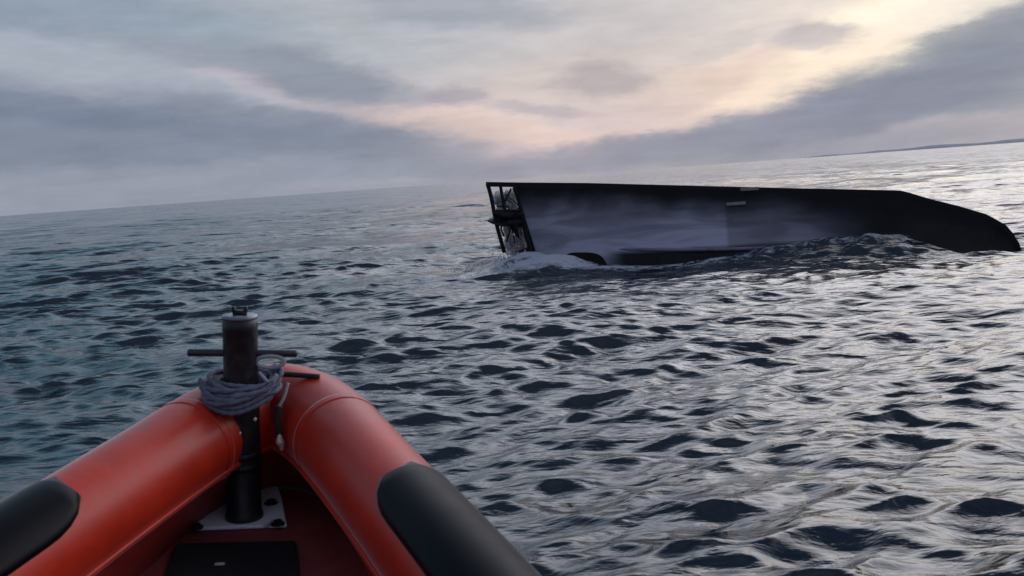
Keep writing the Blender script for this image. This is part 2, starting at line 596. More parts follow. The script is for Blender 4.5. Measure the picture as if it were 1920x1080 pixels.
def water_mat():
    m = bpy.data.materials.new('sea_water')
    m.use_nodes = True
    t = m.node_tree
    L = t.links
    b = t.nodes['Principled BSDF']
    b.inputs['IOR'].default_value = 1.52
    geo = t.nodes.new('ShaderNodeNewGeometry')
    at = t.nodes.new('ShaderNodeAttribute')
    at.attribute_name = 'foam'

    def nz(scale, sv, detail, rough, dist=0.0):
        mp = t.nodes.new('ShaderNodeMapping')
        mp.inputs['Scale'].default_value = sv
        mp.inputs['Rotation'].default_value = (0, 0, R(-8))
        L.new(geo.outputs['Position'], mp.inputs[0])
        n = t.nodes.new('ShaderNodeTexNoise')
        n.inputs['Scale'].default_value = scale
        n.inputs['Detail'].default_value = detail
        n.inputs['Roughness'].default_value = rough
        n.inputs['Distortion'].default_value = dist
        L.new(mp.outputs[0], n.inputs['Vector'])
        return n.outputs['Fac']
    b1 = t.nodes.new('ShaderNodeBump')
    b1.inputs['Distance'].default_value = 0.075
    b1.inputs['Strength'].default_value = 0.8
    L.new(nz(3.0, (.6, 1.25, 1), 2.2, .5, .4), b1.inputs['Height'])
    b2 = t.nodes.new('ShaderNodeBump')
    b2.inputs['Distance'].default_value = 0.022
    b2.inputs['Strength'].default_value = 0.45
    L.new(nz(12, (.5, 1.3, 1), 3, .55, .3), b2.inputs['Height'])
    L.new(b1.outputs[0], b2.inputs['Normal'])
    # chop too short for the mesh far out tilts the normal instead
    la = t.nodes.new('ShaderNodeAttribute')
    la.attribute_name = 'unresolved'
    acc = b2.outputs[0]
    for sc_, sv_, k_ in ((.30, (.5, 1.3, 1), 1.5), (1.3, (.6, 1.3, 1), 1.1), (3.6, (.55, 1.3, 1), .7)):
        mp = t.nodes.new('ShaderNodeMapping')
        mp.inputs['Scale'].default_value = sv_
        L.new(geo.outputs['Position'], mp.inputs[0])
        n = t.nodes.new('ShaderNodeTexNoise')
        n.inputs['Scale'].default_value = sc_
        n.inputs['Detail'].default_value = 4
        L.new(mp.outputs[0], n.inputs['Vector'])
        v1 = t.nodes.new('ShaderNodeVectorMath')
        v1.operation = 'SUBTRACT'
        L.new(n.outputs['Color'], v1.inputs[0])
        v1.inputs[1].default_value = (.5, .5, .5)
        v2 = t.nodes.new('ShaderNodeVectorMath')
        v2.operation = 'MULTIPLY'
        L.new(v1.outputs[0], v2.inputs[0])
        v2.inputs[1].default_value = (k_, k_*1.2, 0)
        v3 = t.nodes.new('ShaderNodeVectorMath')
        v3.operation = 'SCALE'
        L.new(v2.outputs[0], v3.inputs[0])
        L.new(la.outputs['Fac'], v3.inputs['Scale'])
        v4 = t.nodes.new('ShaderNodeVectorMath')
        v4.operation = 'ADD'
        L.new(acc, v4.inputs[0])
        L.new(v3.outputs[0], v4.inputs[1])
        acc = v4.outputs[0]
    v5 = t.nodes.new('ShaderNodeVectorMath')
    v5.operation = 'NORMALIZE'
    L.new(acc, v5.inputs[0])
    L.new(v5.outputs[0], b.inputs['Normal'])
    # foam lace
    fn = nz(5.0, (1, 1.4, 1), 9, .72, .8)
    s = t.nodes.new('ShaderNodeMath')
    s.operation = 'MULTIPLY_ADD'
    L.new(at.outputs['Fac'], s.inputs[0])
    s.inputs[1].default_value = 0.42
    L.new(fn, s.inputs[2])
    r = t.nodes.new('ShaderNodeMapRange')
    r.interpolation_type = 'SMOOTHSTEP'
    L.new(s.outputs[0], r.inputs[0])
    r.inputs[1].default_value, r.inputs[2].default_value = 0.76, 0.98
    g = t.nodes.new('ShaderNodeMath')
    g.operation = 'MULTIPLY'
    g.use_clamp = True
    L.new(at.outputs['Fac'], g.inputs[0])
    g.inputs[1].default_value = 4.0
    g2 = t.nodes.new('ShaderNodeMath')
    g2.operation = 'MULTIPLY'
    L.new(g.outputs[0], g2.inputs[0])
    L.new(r.outputs[0], g2.inputs[1])
    mx = t.nodes.new('ShaderNodeMix')
    mx.data_type = 'RGBA'
    L.new(g2.outputs[0], mx.inputs[0])
    mx.inputs[6].default_value = (0.006, 0.017, 0.027, 1)
    mx.inputs[7].default_value = (0.50, 0.52, 0.58, 1)
    L.new(mx.outputs[2], b.inputs['Base Color'])
    rr = t.nodes.new('ShaderNodeMapRange')
    L.new(g2.outputs[0], rr.inputs[0])
    rr.inputs[3].default_value, rr.inputs[4].default_value = 0.10, 0.75
    L.new(rr.outputs[0], b.inputs['Roughness'])
    return m


tag(link('water', build_sea(), water_mat()), 'choppy grey blue open sea', None, None, 'structure')


# far coast along the right part of the horizon
def coast():
    bm = bmesh.new()
    a0, a1 = azel(1490, 285)[0], azel(2250, 240)[0]
    n = 160
    rows = []
    for k in range(n+1):
        f = k/n
        a = R(a0 + (a1-a0)*f)
        h = (6 + 17*min(1, f*2.2))*(0.75+0.5*mnoise.noise(Vector((f*9, 0, 0)))) + 3*mnoise.noise(Vector((f*40, 3, 0)))
        h *= min(1, f*12)
        row = []
        for d, hh in ((5400, -2), (5480, h*.55), (5700, h), (6300, h*.7), (6600, -2)):
            row.append(bm.verts.new((math.sin(a)*d, math.cos(a)*d, hh)))
        rows.append(row)
    for A, B in zip(rows, rows[1:]):
        for i in range(4):
            bm.faces.new((A[i], B[i], B[i+1], A[i+1]))
    tag(from_bm('hills', bm, M_COAST), 'low dark coast on the horizon at the right', None, None, 'structure')


coast()

# ------------------------------------------------------------------ capsized boat
KA = np.array([-0.32, 16.2])            # keel line on plan: stern end ...
KB = np.array([8.35, 14.45])            # ... and where the stem enters the water
kd = (KB-KA)/np.linalg.norm(KB-KA)
kn = np.array([kd[1], -kd[0]])          # towards the viewer
if kn[1] > 0:
    kn = -kn


def on_keel(x, y):
    """design helper: (along, height) on the keel plane seen in direction (x, y)"""
    d = ray(x, y)
    t = np.dot(KA - EYE_P[:2], kn)/np.dot(d[:2], kn)
    p = EYE_P + d*t
    return float(np.dot(p[:2]-KA, kd)), float(p[2])


TOP = [on_keel(*p) for p in ((912, 341), (970, 342), (1100, 343), (1300, 348), (1500, 353), (1600, 355), (1690, 357),
                             (1740, 372), (1800, 387), (1850, 402), (1885, 422), (1905, 446), (1916, 470), (1922, 500))]
TX = np.array([p[0] for p in TOP])
TZ = np.array([p[1] for p in TOP])
wreck = bpy.data.objects.new('capsized_boat', None)
COL.objects.link(wreck)
wreck.matrix_world = Matrix(((kd[0], -kn[0], 0, KA[0]), (kd[1], -kn[1], 0, KA[1]), (0, 0, 1, 0), (0, 0, 0, 1)))
tag(wreck, 'black capsized boat lying keel up in the waves', 'boat')
# local frame of the wreck: x along keel, -y towards the viewer, z up


def beam(s, L):
    f = s/L
    b = 1.28*(1-max(0, (0.42-f)/0.42)**2.4*.88)
    b *= (1-max(0, (f-0.45)/0.55)**2.3)
    return max(b, .03)


S0 = on_keel(966, 350)[0]
LEN = TX[-1]


def sec(s, t, top, B):
    """drop fraction t from keel -> (offset, z)"""
    bot = -0.55
    z = top + (bot-top)*t
    d = .045 + B*(0.10*t + 0.62*t**1.5 + .45*max(0, t-.25)**1.1)
    d -= B*.30*max(0, t-.62)**1.3
    return d, z


def build_hull():
    bm = bmesh.new()
    ns, nt = 150, 46
    grid = {}
    for side in (-1, 1):
        for i in range(ns+1):
            f = i/ns
            s = S0 + (LEN-S0)*f
            top = np.interp(s, TX, TZ)-.03
            B = beam(s-S0, LEN-S0)
            for j in range(nt+1):
                t = j/nt
                d, z = sec(s, t, top, B)
                # raked stern edge, fades out forward
                rake = 0.52*t*max(0, 1-f*7)
                wob = .02*mnoise.noise(Vector((s*.9, z*1.6, side*3)))*min(1, t*4)
                grid[side, i, j] = bm.verts.new((s+rake, side*(d+wob), z))
        for i in range(ns):
            for j in range(nt):
                bm.faces.new((grid[side, i, j], grid[side, i+1, j], grid[side, i+1, j+1], grid[side, i, j+1]))
    for j in range(nt):
        bm.faces.new((grid[-1, 0, j], grid[-1, 0, j+1], grid[1, 0, j+1], grid[1, 0, j]))
        bm.faces.new((grid[-1, ns, j], grid[-1, ns, j+1], grid[1, ns, j+1], grid[1, ns, j]))
    for i in range(ns):
        bm.faces.new((grid[-1, i, 0], grid[-1, i+1, 0], grid[1, i+1, 0], grid[1, i, 0]))
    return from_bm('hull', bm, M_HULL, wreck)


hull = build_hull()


def hull_pt(s, t, side=-1, off=0.0):
    top = float(np.interp(s, TX, TZ))-.03
    B = beam(s-S0, LEN-S0)
    d, z = sec(s, t, top, B)
    return Vector((s, side*(d+off), z))


# keel timber along the top, running out astern over the propeller aperture
bm = bmesh.new()
pts = [(float(np.interp(s, TX, TZ)), s) for s in np.linspace(TX[0], TX[-1], 90)]
prev = None
for z, s in pts:
    hw = .05
    dp = .10 if s > S0 else .085
    q = [bm.verts.new((s, -hw, z)), bm.verts.new((s, hw, z)), bm.verts.new((s, hw, z-dp)), bm.verts.new((s, -hw, z-dp))]
    if prev:
        for k in range(4):
            bm.faces.new((prev[k], prev[(k+1) % 4], q[(k+1) % 4], q[k]))
    else:
        bm.faces.new(q)
    prev = q
bm.faces.new(prev)
from_bm('keel', bm, M_KEEL, wreck, smooth=False)


def kp(x, y, off=0.0):
    s, z = on_keel(x, y)
    return Vector((s, off, z))


# rudder post and stern frame
bm = bmesh.new()
tube_bm(bm, smooth_path([kp(914, 344), kp(921, 370), kp(931, 420), kp(946, 474)], 5), .038, 8)
from_bm('rudder_post', bm, M_RUST, wreck)
bm = bmesh.new()
tube_bm(bm, smooth_path([kp(938, 346), kp(942, 370), kp(949, 402)], 5), .030, 8)
from_bm('rudder_stay', bm, M_RUST, wreck)
bm = bmesh.new()
tube_bm(bm, smooth_path([kp(966, 350), kp(976, 378), kp(984, 410), kp(990, 440), kp(1000, 474)], 6),
        [.06]*8+[.07]*8+[.075]*9, 10)
from_bm('stern_frame', bm, M_RUST, wreck)
bm = bmesh.new()
tube_bm(bm, smooth_path([kp(925, 398), kp(940, 402), kp(960, 405), kp(984, 400)], 4), [.055, .06, .07, .08, .085, .085, .085, .08, .08, .08, .08, .08, .08], 8)
from_bm('cross_bar', bm, M_RUST, wreck)
bm = bmesh.new()
tube_bm(bm, smooth_path([kp(967, 476), kp(984, 470), kp(1002, 462)], 4), .045, 8)
from_bm('heel_bar', bm, M_RUST, wreck)
# propeller, hub and blades
hub = kp(961, 418)
bm = bmesh.new()
tube_bm(bm, [hub+Vector((-.10, 0, .01)), hub+Vector((-.06, 0, 0)), hub+Vector((.10, 0, 0)), hub+Vector((.22, 0, 0))],
        [.03, .08, .09, .05], 12)
prop = from_bm('propeller', bm, M_RUST, wreck)
for k, (ang_, ln_) in enumerate(((R(-80), .42), (R(38), .25), (R(160), .25))):
    bm = bmesh.new()
    rows = []
    for i in range(9):
        f = i/8
        wdt = .055 + .085*math.sin(math.pi*min(1, f*.9+.08))
        tw = R(50-28*f)
        row = []
        for s_ in (-1, -.4, .4, 1):
            c_ = s_*wdt
            for th_ in (1,):
                p = Vector((math.sin(tw)*c_*.8, math.cos(tw)*c_, .03 + ln_*f))
                row.append(p)
        rows.append(row)
    Rm = Matrix.Rotation(ang_, 3, 'Y')
    vs_ = []
    for off in (.008, -.008):
        vs_.append([[bm.verts.new(hub + Rm @ (p + Vector((off, 0, 0)))) for p in row] for row in rows])
    for L_ in vs_:
        for a_, b_ in zip(L_, L_[1:]):
            for q in range(3):
                bm.faces.new((a_[q], a_[q+1], b_[q+1], b_[q]))
    for i in range(8):
        for q in (0, 3):
            bm.faces.new((vs_[0][i][q], vs_[0][i+1][q], vs_[1][i+1][q], vs_[1][i][q]))
    for i in (0, 8):
        for q in range(3):
            bm.faces.new((vs_[0][i][q], vs_[0][i][q+1], vs_[1][i][q+1], vs_[1][i][q]))
    bl = from_bm('blade', bm, M_RUST, prop)

# torn net and line wrapped in the propeller opening
for k in range(4):
    rn = random.Random(40+k)
    bm = bmesh.new()
    p0 = kp(930+rn.uniform(0, 45), 352+rn.uniform(0, 50), rn.uniform(-.04, .04))
    pp = [p0]
    for q in range(4):
        pp.append(kp(948+rn.uniform(-14, 28)+q*3, 385+q*22+rn.uniform(-12, 12), rn.uniform(-.07, .07)))
    tube_bm(bm, smooth_path(pp, 6), [rn.uniform(.010, .024)]*(6*4+1), 7)
    from_bm('tangled_line', bm, M_RUST, wreck)
# pale anodes
for (x, y, wd) in ((1379, 381, 34), (1405, 354, 32)):
    s, z = on_keel(x, y)
    l_ = wd*np.linalg.norm(EYE_P[:2]-(KA+kd*s))/F_PX
    bm = bmesh.new()
    box_bm(bm, (0, 0, 0), (l_, .03, .055), bevel=.008)
    o = from_bm('anode', bm, M_ZINC, wreck, smooth=False)
    o.location = (s, -.066 if y < 370 else -.16, z)

# rubbing strake low on the near side, worn pale in places
bm = bmesh.new()
pp = []
for i in range(80):
    f = i/79
    s = 2.35 + (LEN-2.9)*f*.45
    t = .565 + .015*math.sin(f*3)
    pp.append(hull_pt(s, t, -1, .012))
tube_bm(bm, pp, [.028*min(1, i/6, (79-i)/6)+.002 for i in range(80)], 8)
from_bm('rubbing_strake', bm, M_STREAK, wreck)


def hull_patch(s0, s1, t0, t1, name, m, off, p=3.0, skew=0.0):
    bm = bmesh.new()
    n = 20
    lay = []
    for o_ in (off, -.05):
        g = []
        for i in range(n+1):
            row = []
            for j in range(n+1):
                u, v = i/n*2-1, j/n*2-1
                k = (abs(u)**p + abs(v)**p)**(1/p) if (u or v) else 1
                mmax = max(abs(u), abs(v)) or 1
                u2, v2 = (u/k*mmax, v/k*mmax) if k else (0, 0)
                s = (s0+s1)/2 + (s1-s0)/2*u2 + skew*v2
                t = (t0+t1)/2 + (t1-t0)/2*v2
                row.append(bm.verts.new(hull_pt(s, t, -1, o_)))
            g.append(row)
        lay.append(g)
    for g in lay:
        for i in range(n):
            for j in range(n):
                bm.faces.new((g[i][j], g[i+1][j], g[i+1][j+1], g[i][j+1]))
    return from_bm(name, bm, m, wreck)


hull_patch(1.45, 2.12, .595, .75, 'hull_opening', M_HOLE, .008, p=3.2, skew=.09)

# ------------------------------------------------------------------ the inflatable boat we look out of
A_, CX, ZC, DZ, SW, HW, SC, TR_, YAW, PB = 3.2854, -0.4556, -0.877, 0.1007, 0.118, 0.405, 0.33, 0.1465, 0.1266, 0.011
pb = PITCH+PB
bup = math.cos(pb)*up - math.sin(pb)*fw
bf0 = math.sin(pb)*up + math.cos(pb)*fw
bfw = bf0*math.cos(YAW) - rt*math.sin(YAW)
brt = rt*math.cos(YAW) + bf0*math.sin(YAW)
# boat frame: origin under the eye at eye height, x right, y forward, z up
BM = Matrix(((brt[0], bfw[0], bup[0], 0), (brt[1], bfw[1], bup[1], 0), (brt[2], bfw[2], bup[2], EYE), (0, 0, 0, 1)))


def b_at(x, y, depth):
    """boat-frame point in direction (x, y) at a distance along the lens axis"""
    d = ray(x, y)
    d = d*(depth/np.dot(d, fw))
    return Vector((float(d@brt), float(d@bfw), float(d@bup)))


def b_plane(x, y, z):
    d = ray(x, y)
    k = z/float(d@bup)
    d = d*k
    return Vector((float(d@brt), float(d@bfw), float(d@bup)))


POST = b_at(453, 990, 3.0)
DECK = POST.z
boat = bpy.data.objects.new('inflatable_boat', None)
COL.objects.link(boat)
OB = Vector((POST.x, POST.y, DECK))
boat.matrix_world = BM @ Matrix.Translation(OB)
tag(boat, 'red inflatable rescue boat bow with black patches in the foreground', 'boat')


def bl_(p):
    return Vector(p) - OB


def centre(sgn, a):
    c = max(0.0, 1-a/SC) if a < SC else 0.0
    x = SW*math.sqrt(max(0, 1-c*c)) + HW*a - .02*a*a
    return Vector((CX + sgn*x, A_-a, ZC-DZ*a))


av = np.linspace(0, 1, 64)**1.6*4.0
cl = [centre(-1, a) for a in av[::-1]] + [centre(1, a) for a in av[1:]]
cl = [bl_(p) for p in cl]
NCL = len(cl)
tang = [(cl[min(i+1, NCL-1)]-cl[max(i-1, 0)]).normalized() for i in range(NCL)]


def tube_pt(i, ang_, r):
    """ang_ 0 = top, positive turns to the inside of the boat"""
    t = tang[i]
    u = Vector((0, 0, 1))
    u = (u - t*u.dot(t)).normalized()
    v = t.cross(u)                     # points to the right when going left-aft -> bow -> right-aft
    return cl[i] + u*math.cos(ang_)*r + v*math.sin(ang_)*r


TRI = [TR_*(1+.13*math.exp(-((cl[MIDX]-c).length/.5)**2)) for MIDX in [NCL//2] for c in cl]
# orientation of v: make sure positive is inboard
def tube_shell(i0, i1, a0, a1, r_out, na=24):
    return [[tube_pt(i, a0+(a1-a0)*k/na, r_out) for k in range(na+1)] for i in range(i0, i1+1)]


bm = bmesh.new()
SEG = 40
rings = [[bm.verts.new(tube_pt(i, 2*math.pi*k/SEG, TRI[i]*(1+.004*mnoise.noise(Vector((i*.3, k*.4, 0)))))) for k in range(SEG)] for i in range(NCL)]
for A, B in zip(rings, rings[1:]):
    for k in range(SEG):
        bm.faces.new((A[k], A[(k+1) % SEG], B[(k+1) % SEG], B[k]))
bm.faces.new(rings[0])
bm.faces.new(rings[-1])
from_bm('tube', bm, M_RED, boat)

# seams: glued tape bands round the tube
arc = [0.0]
for i in range(1, NCL):
    arc.append(arc[-1]+(cl[i]-cl[i-1]).length)
MID = NCL//2


def interp_cl(s):
    s = min(max(s, 0), arc[-1])
    k = min(int(np.searchsorted(arc, s, side='right'))-1, NCL-2)
    f = (s-arc[k])/(arc[k+1]-arc[k])
    c = cl[k].lerp(cl[k+1], f)
    t = tang[k].lerp(tang[k+1], f).normalized()
    return c, t


def tr_at(s):
    return float(np.interp(s, arc, TRI))


def tp(s, ang_, r):
    c, t = interp_cl(s)
    u = Vector((0, 0, 1))
    u = (u - t*u.dot(t)).normalized()
    v = t.cross(u)
    return c + u*math.cos(ang_)*r + v*math.sin(ang_)*r


def band(name, s0, s1, a0, a1, m, th_=.004, p=4.0, ns=40, na=30, round0=True, round1=True, lean=0.0):
    """raised patch on the tube with rounded corners"""
    bm = bmesh.new()
    top, bot = [], []
    rc = (a1-a0)/2*TR_
    for i in range(ns+1):
        f = i/ns
        s = s0+(s1-s0)*f
        e0 = (s-s0)/(rc*1.25) if round0 else 9
        e1 = (s1-s)/(rc*1.25) if round1 else 9
        e = min(e0, e1, 1)
        w = (1-(1-e)**2.3)**(1/2.3) if e < 1 else 1
        w = max(w, .02)
        am, ah = (a0+a1)/2, (a1-a0)/2*w
        r1, r2 = [], []
        for k in range(na+1):
            g = k/na*2-1
            edge = min(1, (1-abs(g))*8)
            ee = min(1, e*6)
            a = am + ah*g
            r1.append(bm.verts.new(tp(s+lean*g*.05, a, tr_at(s)+.0006+th_*math.sqrt(edge*ee)+.0008)))
            r2.append(bm.verts.new(tp(s+lean*g*.05, a, tr_at(s)-.003)))
        top.append(r1)
        bot.append(r2)
    for g_ in (top, bot):
        for i in range(ns):
            for k in range(na):
                bm.faces.new((g_[i][k], g_[i+1][k], g_[i+1][k+1], g_[i][k+1]))
    for i in range(ns):
        for k in (0, na):
            bm.faces.new((top[i][k], top[i+1][k], bot[i+1][k], bot[i][k]))
    for i in (0, ns):
        for k in range(na):
            bm.faces.new((top[i][k], top[i][k+1], bot[i][k+1], bot[i][k]))
    return from_bm(name, bm, m, boat)


SM = arc[MID]
INB = -1.0   # sign of the inboard side on the angle scale (set from geometry below)
_c, _t = interp_cl(SM+1.2)
_u = Vector((0, 0, 1))
_v = _t.cross(_u)
INB = 1.0 if _v.x < 0 else -1.0      # right-hand side: inboard is towards -x
PATCH_R, PATCH_L = 0.985, 0.99


def bandx(name, s0, s1, ain, aout, m, **kw):
    a, b = sorted((INB*ain, -INB*aout))
    return band(name, s0, s1, a, b, m, **kw)


o = bandx('rubbing_patch', SM+PATCH_R, SM+PATCH_R+1.7, R(54), R(75), M_BLACK, th_=.006, round1=False)
o = bandx('rubbing_patch', SM-PATCH_L-1.7, SM-PATCH_L, R(61), R(75), M_BLACK, th_=.006, round0=False)
for s in (SM-.42, SM+.42):
    bandx('seam_tape', s-.018, s+.018, R(150), R(150), M_RED, th_=.0004, round0=False, round1=False, ns=6, na=40)

# inner liner from the tube down to the deck, deck sheet, outer hull
bm = bmesh.new()
top_row, low_row, lip = [], [], []
idx = list(range(0, NCL))
for i in idx:
    a = INB*R(122)
    p = tube_pt(i, a, TRI[i]-.004)
    inward = (tube_pt(i, INB*R(90), 1.0)-cl[i])
    p2 = Vector((p.x, p.y, -.012)) + Vector((inward.x, inward.y, 0))*(-.19*math.exp(-((cl[NCL//2]-cl[i]).length/.85)**2))
    top_row.append(p)
    low_row.append(p2)
for k in range(5):
    pass
R_ = []
for k in range(7):
    f = k/6
    R_.append([bm.verts.new(top_row[i].lerp(low_row[i], f) + Vector((0, 0, -.012*math.sin(f*math.pi)))) for i in idx])
for A, B in zip(R_, R_[1:]):
    for i in range(len(idx)-1):
        bm.faces.new((A[i], A[i+1], B[i+1], B[i]))
from_bm('inner_liner', bm, M_RED2, boat)
# piping where the liner meets the tube
bm = bmesh.new()
tube_bm(bm, [tube_pt(i, INB*R(118), TRI[i]+.004) for i in idx], .009, 8)
from_bm('piping', bm, M_RED, boat)
# deck
bm = bmesh.new()
L_, Rr_ = idx[:MID+1], idx[MID:][::1]
half = [(low_row[i], low_row[NCL-1-i]) for i in range(MID)]
prev = None
for a_, b_ in half:
    row = [bm.verts.new(Vector((a_.x+(b_.x-a_.x)*k/8, a_.y+(b_.y-a_.y)*k/8, 0))) for k in range(9)]
    if prev:
        for k in range(8):
            bm.faces.new((prev[k], prev[k+1], row[k+1], row[k]))
    prev = row
apex = bm.verts.new(Vector((low_row[MID].x, low_row[MID].y, 0)))
for k in range(8):
    bm.faces.new((prev[k], prev[k+1], apex))
from_bm('deck', bm, M_FLOOR, boat, smooth=False)


def on_deck(x, y, z=0.0):
    return bl_(b_plane(x, y, DECK+z))


# black hatch mat on the deck
q = [on_deck(x, y) for x, y in ((300, 1120), (330, 1030), (556, 1024), (566, 1120))]
bm = bmesh.new()
prism_bm(bm, [(p.x, p.y) for p in q], .003, .022)
bmesh.ops.bevel(bm, geom=list(bm.edges), offset=.006, segments=2, affect='EDGES')
hm = from_bm('hatch', bm, M_MAT, boat, smooth=False)
bm = bmesh.new()
c_ = on_deck(412, 1060, .022)
box_bm(bm, (c_.x, c_.y, .026), (.03, .012, .006), bevel=.002)
from_bm('latch', bm, M_CLIP, hm, smooth=False)

# outer hull below the tubes
bm = bmesh.new()
rows = []
for i in idx:
    outw = (tube_pt(i, -INB*R(90), 1.0)-cl[i])
    p0 = tube_pt(i, -INB*R(150), TR_-.01)
    p1 = Vector((cl[i].x, cl[i].y, -.30)) - Vector((outw.x, outw.y, 0))*.02
    p2 = Vector((bl_(Vector((CX, 0, 0))).x + (cl[i].x-bl_(Vector((CX, 0, 0))).x)*.15, cl[i].y-.15, -.62))
    rows.append([bm.verts.new(p) for p in (p0, p1, p2)])
for A, B in zip(rows, rows[1:]):
    for k in range(2):
        bm.faces.new((A[k], B[k], B[k+1], A[k+1]))
from_bm('outer_hull', bm, M_GREYH, boat)

# mounting plate with four bolts
ol = [on_deck(x, y) for x, y in ((345, 998), (538, 991), (528, 940), (514, 896), (428, 905))]
bm = bmesh.new()
prism_bm(bm, [(p.x, p.y) for p in ol], .003, .015)
bmesh.ops.bevel(bm, geom=list(bm.edges), offset=.003, segments=2, affect='EDGES')
plate = from_bm('mounting_plate', bm, M_PLATE, boat, smooth=False)
for x, y in ((368, 990), (404, 949), (508, 944), (521, 983)):
    p = on_deck(x, y, .015)
    bm = bmesh.new()
    bmesh.ops.create_cone(bm, cap_ends=True, segments=6, radius1=.018, radius2=.016, depth=.014,
                          matrix=Matrix.Translation((p.x, p.y, .022)))
    bmesh.ops.create_cone(bm, cap_ends=True, segments=18, radius1=.024, radius2=.023, depth=.004,
                          matrix=Matrix.Translation((p.x, p.y, .017)))
    from_bm('bolt', bm, M_BOLT, plate, smooth=False)

# bow post
PR = 0.0585
PX = bl_(POST)
ph_ = (b_at(453, 598, 3.0) - POST).length*1.0


def lathe_bm(bm, prof, seg=36, c=(0, 0)):
    rs = [[bm.verts.new((c[0]+r*math.cos(2*math.pi*k/seg), c[1]+r*math.sin(2*math.pi*k/seg), z)) for k in range(seg)] for r, z in prof]
    for A, B in zip(rs, rs[1:]):
        for k in range(seg):
            bm.faces.new((A[k], A[(k+1) % seg], B[(k+1) % seg], B[k]))
    bm.faces.new(rs[0])
    bm.faces.new(rs[-1])


# height of the post top in the boat frame
top_dir = ray(453, 596)
hd = math.hypot(POST.x, POST.y)
tz = float(top_dir@bup)/math.hypot(float(top_dir@brt), float(top_dir@bfw))*hd
HT = tz-DECK
PY = PX.y + PR
bm = bmesh.new()
lathe_bm(bm, [(PR*1.08, .016), (PR*1.08, .03), (PR*.98, .04), (PR*.98, HT*.34), (PR*1.0, HT*.40), (PR*.97, HT*.72), (PR*.97, HT-.05),
              (PR*.985, HT-.048), (PR*.985, HT-.004)], c=(0, 0))
post = from_bm('post', bm, M_POST, boat)
post.location = (PX.x, PY, 0)
TILT = R(1.0)
post.rotation_euler = (0, TILT, 0)
bm = bmesh.new()
lathe_bm(bm, [(PR*1.0, HT-.010), (PR*1.015, HT-.008), (PR*1.015, HT-.001), (PR*.97, HT+.002), (PR*.5, HT+.002)], c=(0, 0))
from_bm('cap', bm, M_STEEL, post)
bm = bmesh.new()
for sx in (-1, 1):
    tube_bm(bm, [(sx*.012, 0, HT), (sx*.019, 0, HT+.018), (sx*.021, 0, HT+.03)], [.010, .008, .006], 8)
tube_bm(bm, [(-.02, 0, HT+.008), (.02, 0, HT+.008)], .010, 8)
from_bm('fairlead', bm, M_BOLT, post)
# cross pin


def post_h(y):
    d = ray(453, y)
    return float(d@bup)/math.hypot(float(d@brt), float(d@bfw))*hd - DECK


hp = post_h(663)
bm = bmesh.new()
tube_bm(bm, [(-.172, 0, hp-.006), (-.168, 0, hp-.006), (.182, 0, hp-.012), (.186, 0, hp-.012)], [.008, .013, .013, .008], 12)
pin = from_bm('cross_pin', bm, M_PIN, post)
# two clamp straps low on the post
for z in (HT*.28, HT*.335):
    bm = bmesh.new()
    lathe_bm(bm, [(PR*.99, z-.012), (PR*1.04, z-.01), (PR*1.04, z+.01), (PR*.99, z+.012)])
    from_bm('clamp', bm, M_BOLT, post)
for (px_, pz_) in ((-.035, post_h(857)), (.0, post_h(812)), (.047, post_h(790))):
    bm = bmesh.new()
    bmesh.ops.create_uvsphere(bm, u_segments=10, v_segments=6, radius=.0075,
                              matrix=Matrix.Translation((px_, -math.sqrt(max(0, PR**2-px_**2)), pz_)))
    from_bm('rivet', bm, M_CLIP, post)
# dark fairlead bar across the tube behind the post
hb = post_h(726)
bm = bmesh.new()
tube_bm(bm, smooth_path([(-.13, .10, hb-.012), (-.05, .12, hb+.004), (.12, .12, hb+.002), (.25, .10, hb-.004)], 8), .010, 10)
from_bm('grab_line', bm, M_STRAP, post)

PW = BM @ Matrix.Translation(OB) @ Matrix.Translation(Vector((PX.x, PY, 0))) @ Matrix.Rotation(TILT, 4, 'Y')


def free(name, bm_list, label, cat):
    """top-level thing standing in the post's frame"""
    root = bpy.data.objects.new(name, None)
    COL.objects.link(root)
    root.matrix_world = PW
    tag(root, label, cat)
    return root


# rope wound round the post
hr = post_h(728)
rope = free('mooring_rope', None, 'grey blue rope wound in loose turns round the dark bow post', 'rope')
bm = bmesh.new()
rr_ = random.Random(5)
turns = 13
pts = []
steps = 28
for i in range(turns*steps):
    f = i/(turns*steps)
    a = 2*math.pi*i/steps
    k = i/steps
    rad = .068 + .046*abs(math.sin(k*1.9)) + .012*math.sin(a*1.0+k*2.1)
    z = hr + .006 + .016*math.sin(k*2.3+.4) - .004 + .022*math.sin(a+.9*math.sin(k*1.3)) * (0.6+.5*math.sin(k*3.1)) - .03*max(0, -math.sin(a))*(rad-.07)/.05*.5
    pts.append((rad*math.cos(a)*1.03, rad*math.sin(a), z))
pts = smooth_path(pts, 3)
tube_bm(bm, pts, .0082, 12, twist=1.1)
from_bm('coil', bm, M_ROPE, rope)
bm = bmesh.new()
for k in range(3):
    dz = -.018*k
    tube_bm(bm, smooth_path([(-.13+.01*k, -.02, hr+.022+dz), (-.09, -.085, hr-.012+dz), (-.01, -.112-.004*k, hr-.035+dz*.9),
                             (.07, -.095, hr-.008+dz), (.135-.01*k, -.03, hr+.042+dz*1.4), (.10, .06, hr+.05)], 20), .0082, 12, twist=1.1)
from_bm('outer_turn', bm, M_ROPE, rope)
bm = bmesh.new()
cxx = .098
tube_bm(bm, [(cxx+.046*math.cos(2*math.pi*k/24), -.01, post_h(684)+.020*math.sin(2*math.pi*k/24)) for k in range(24)], .0075, 8, closed=True)
tube_bm(bm, smooth_path([(.065, -.04, hr+.05), (.10, -.06, hr+.022), (.125, -.06, hr+.046), (.10, -.075, hr-.005), (.06, -.1, hr-.03), (.0, -.118, hr-.052)], 8), .0055, 8)
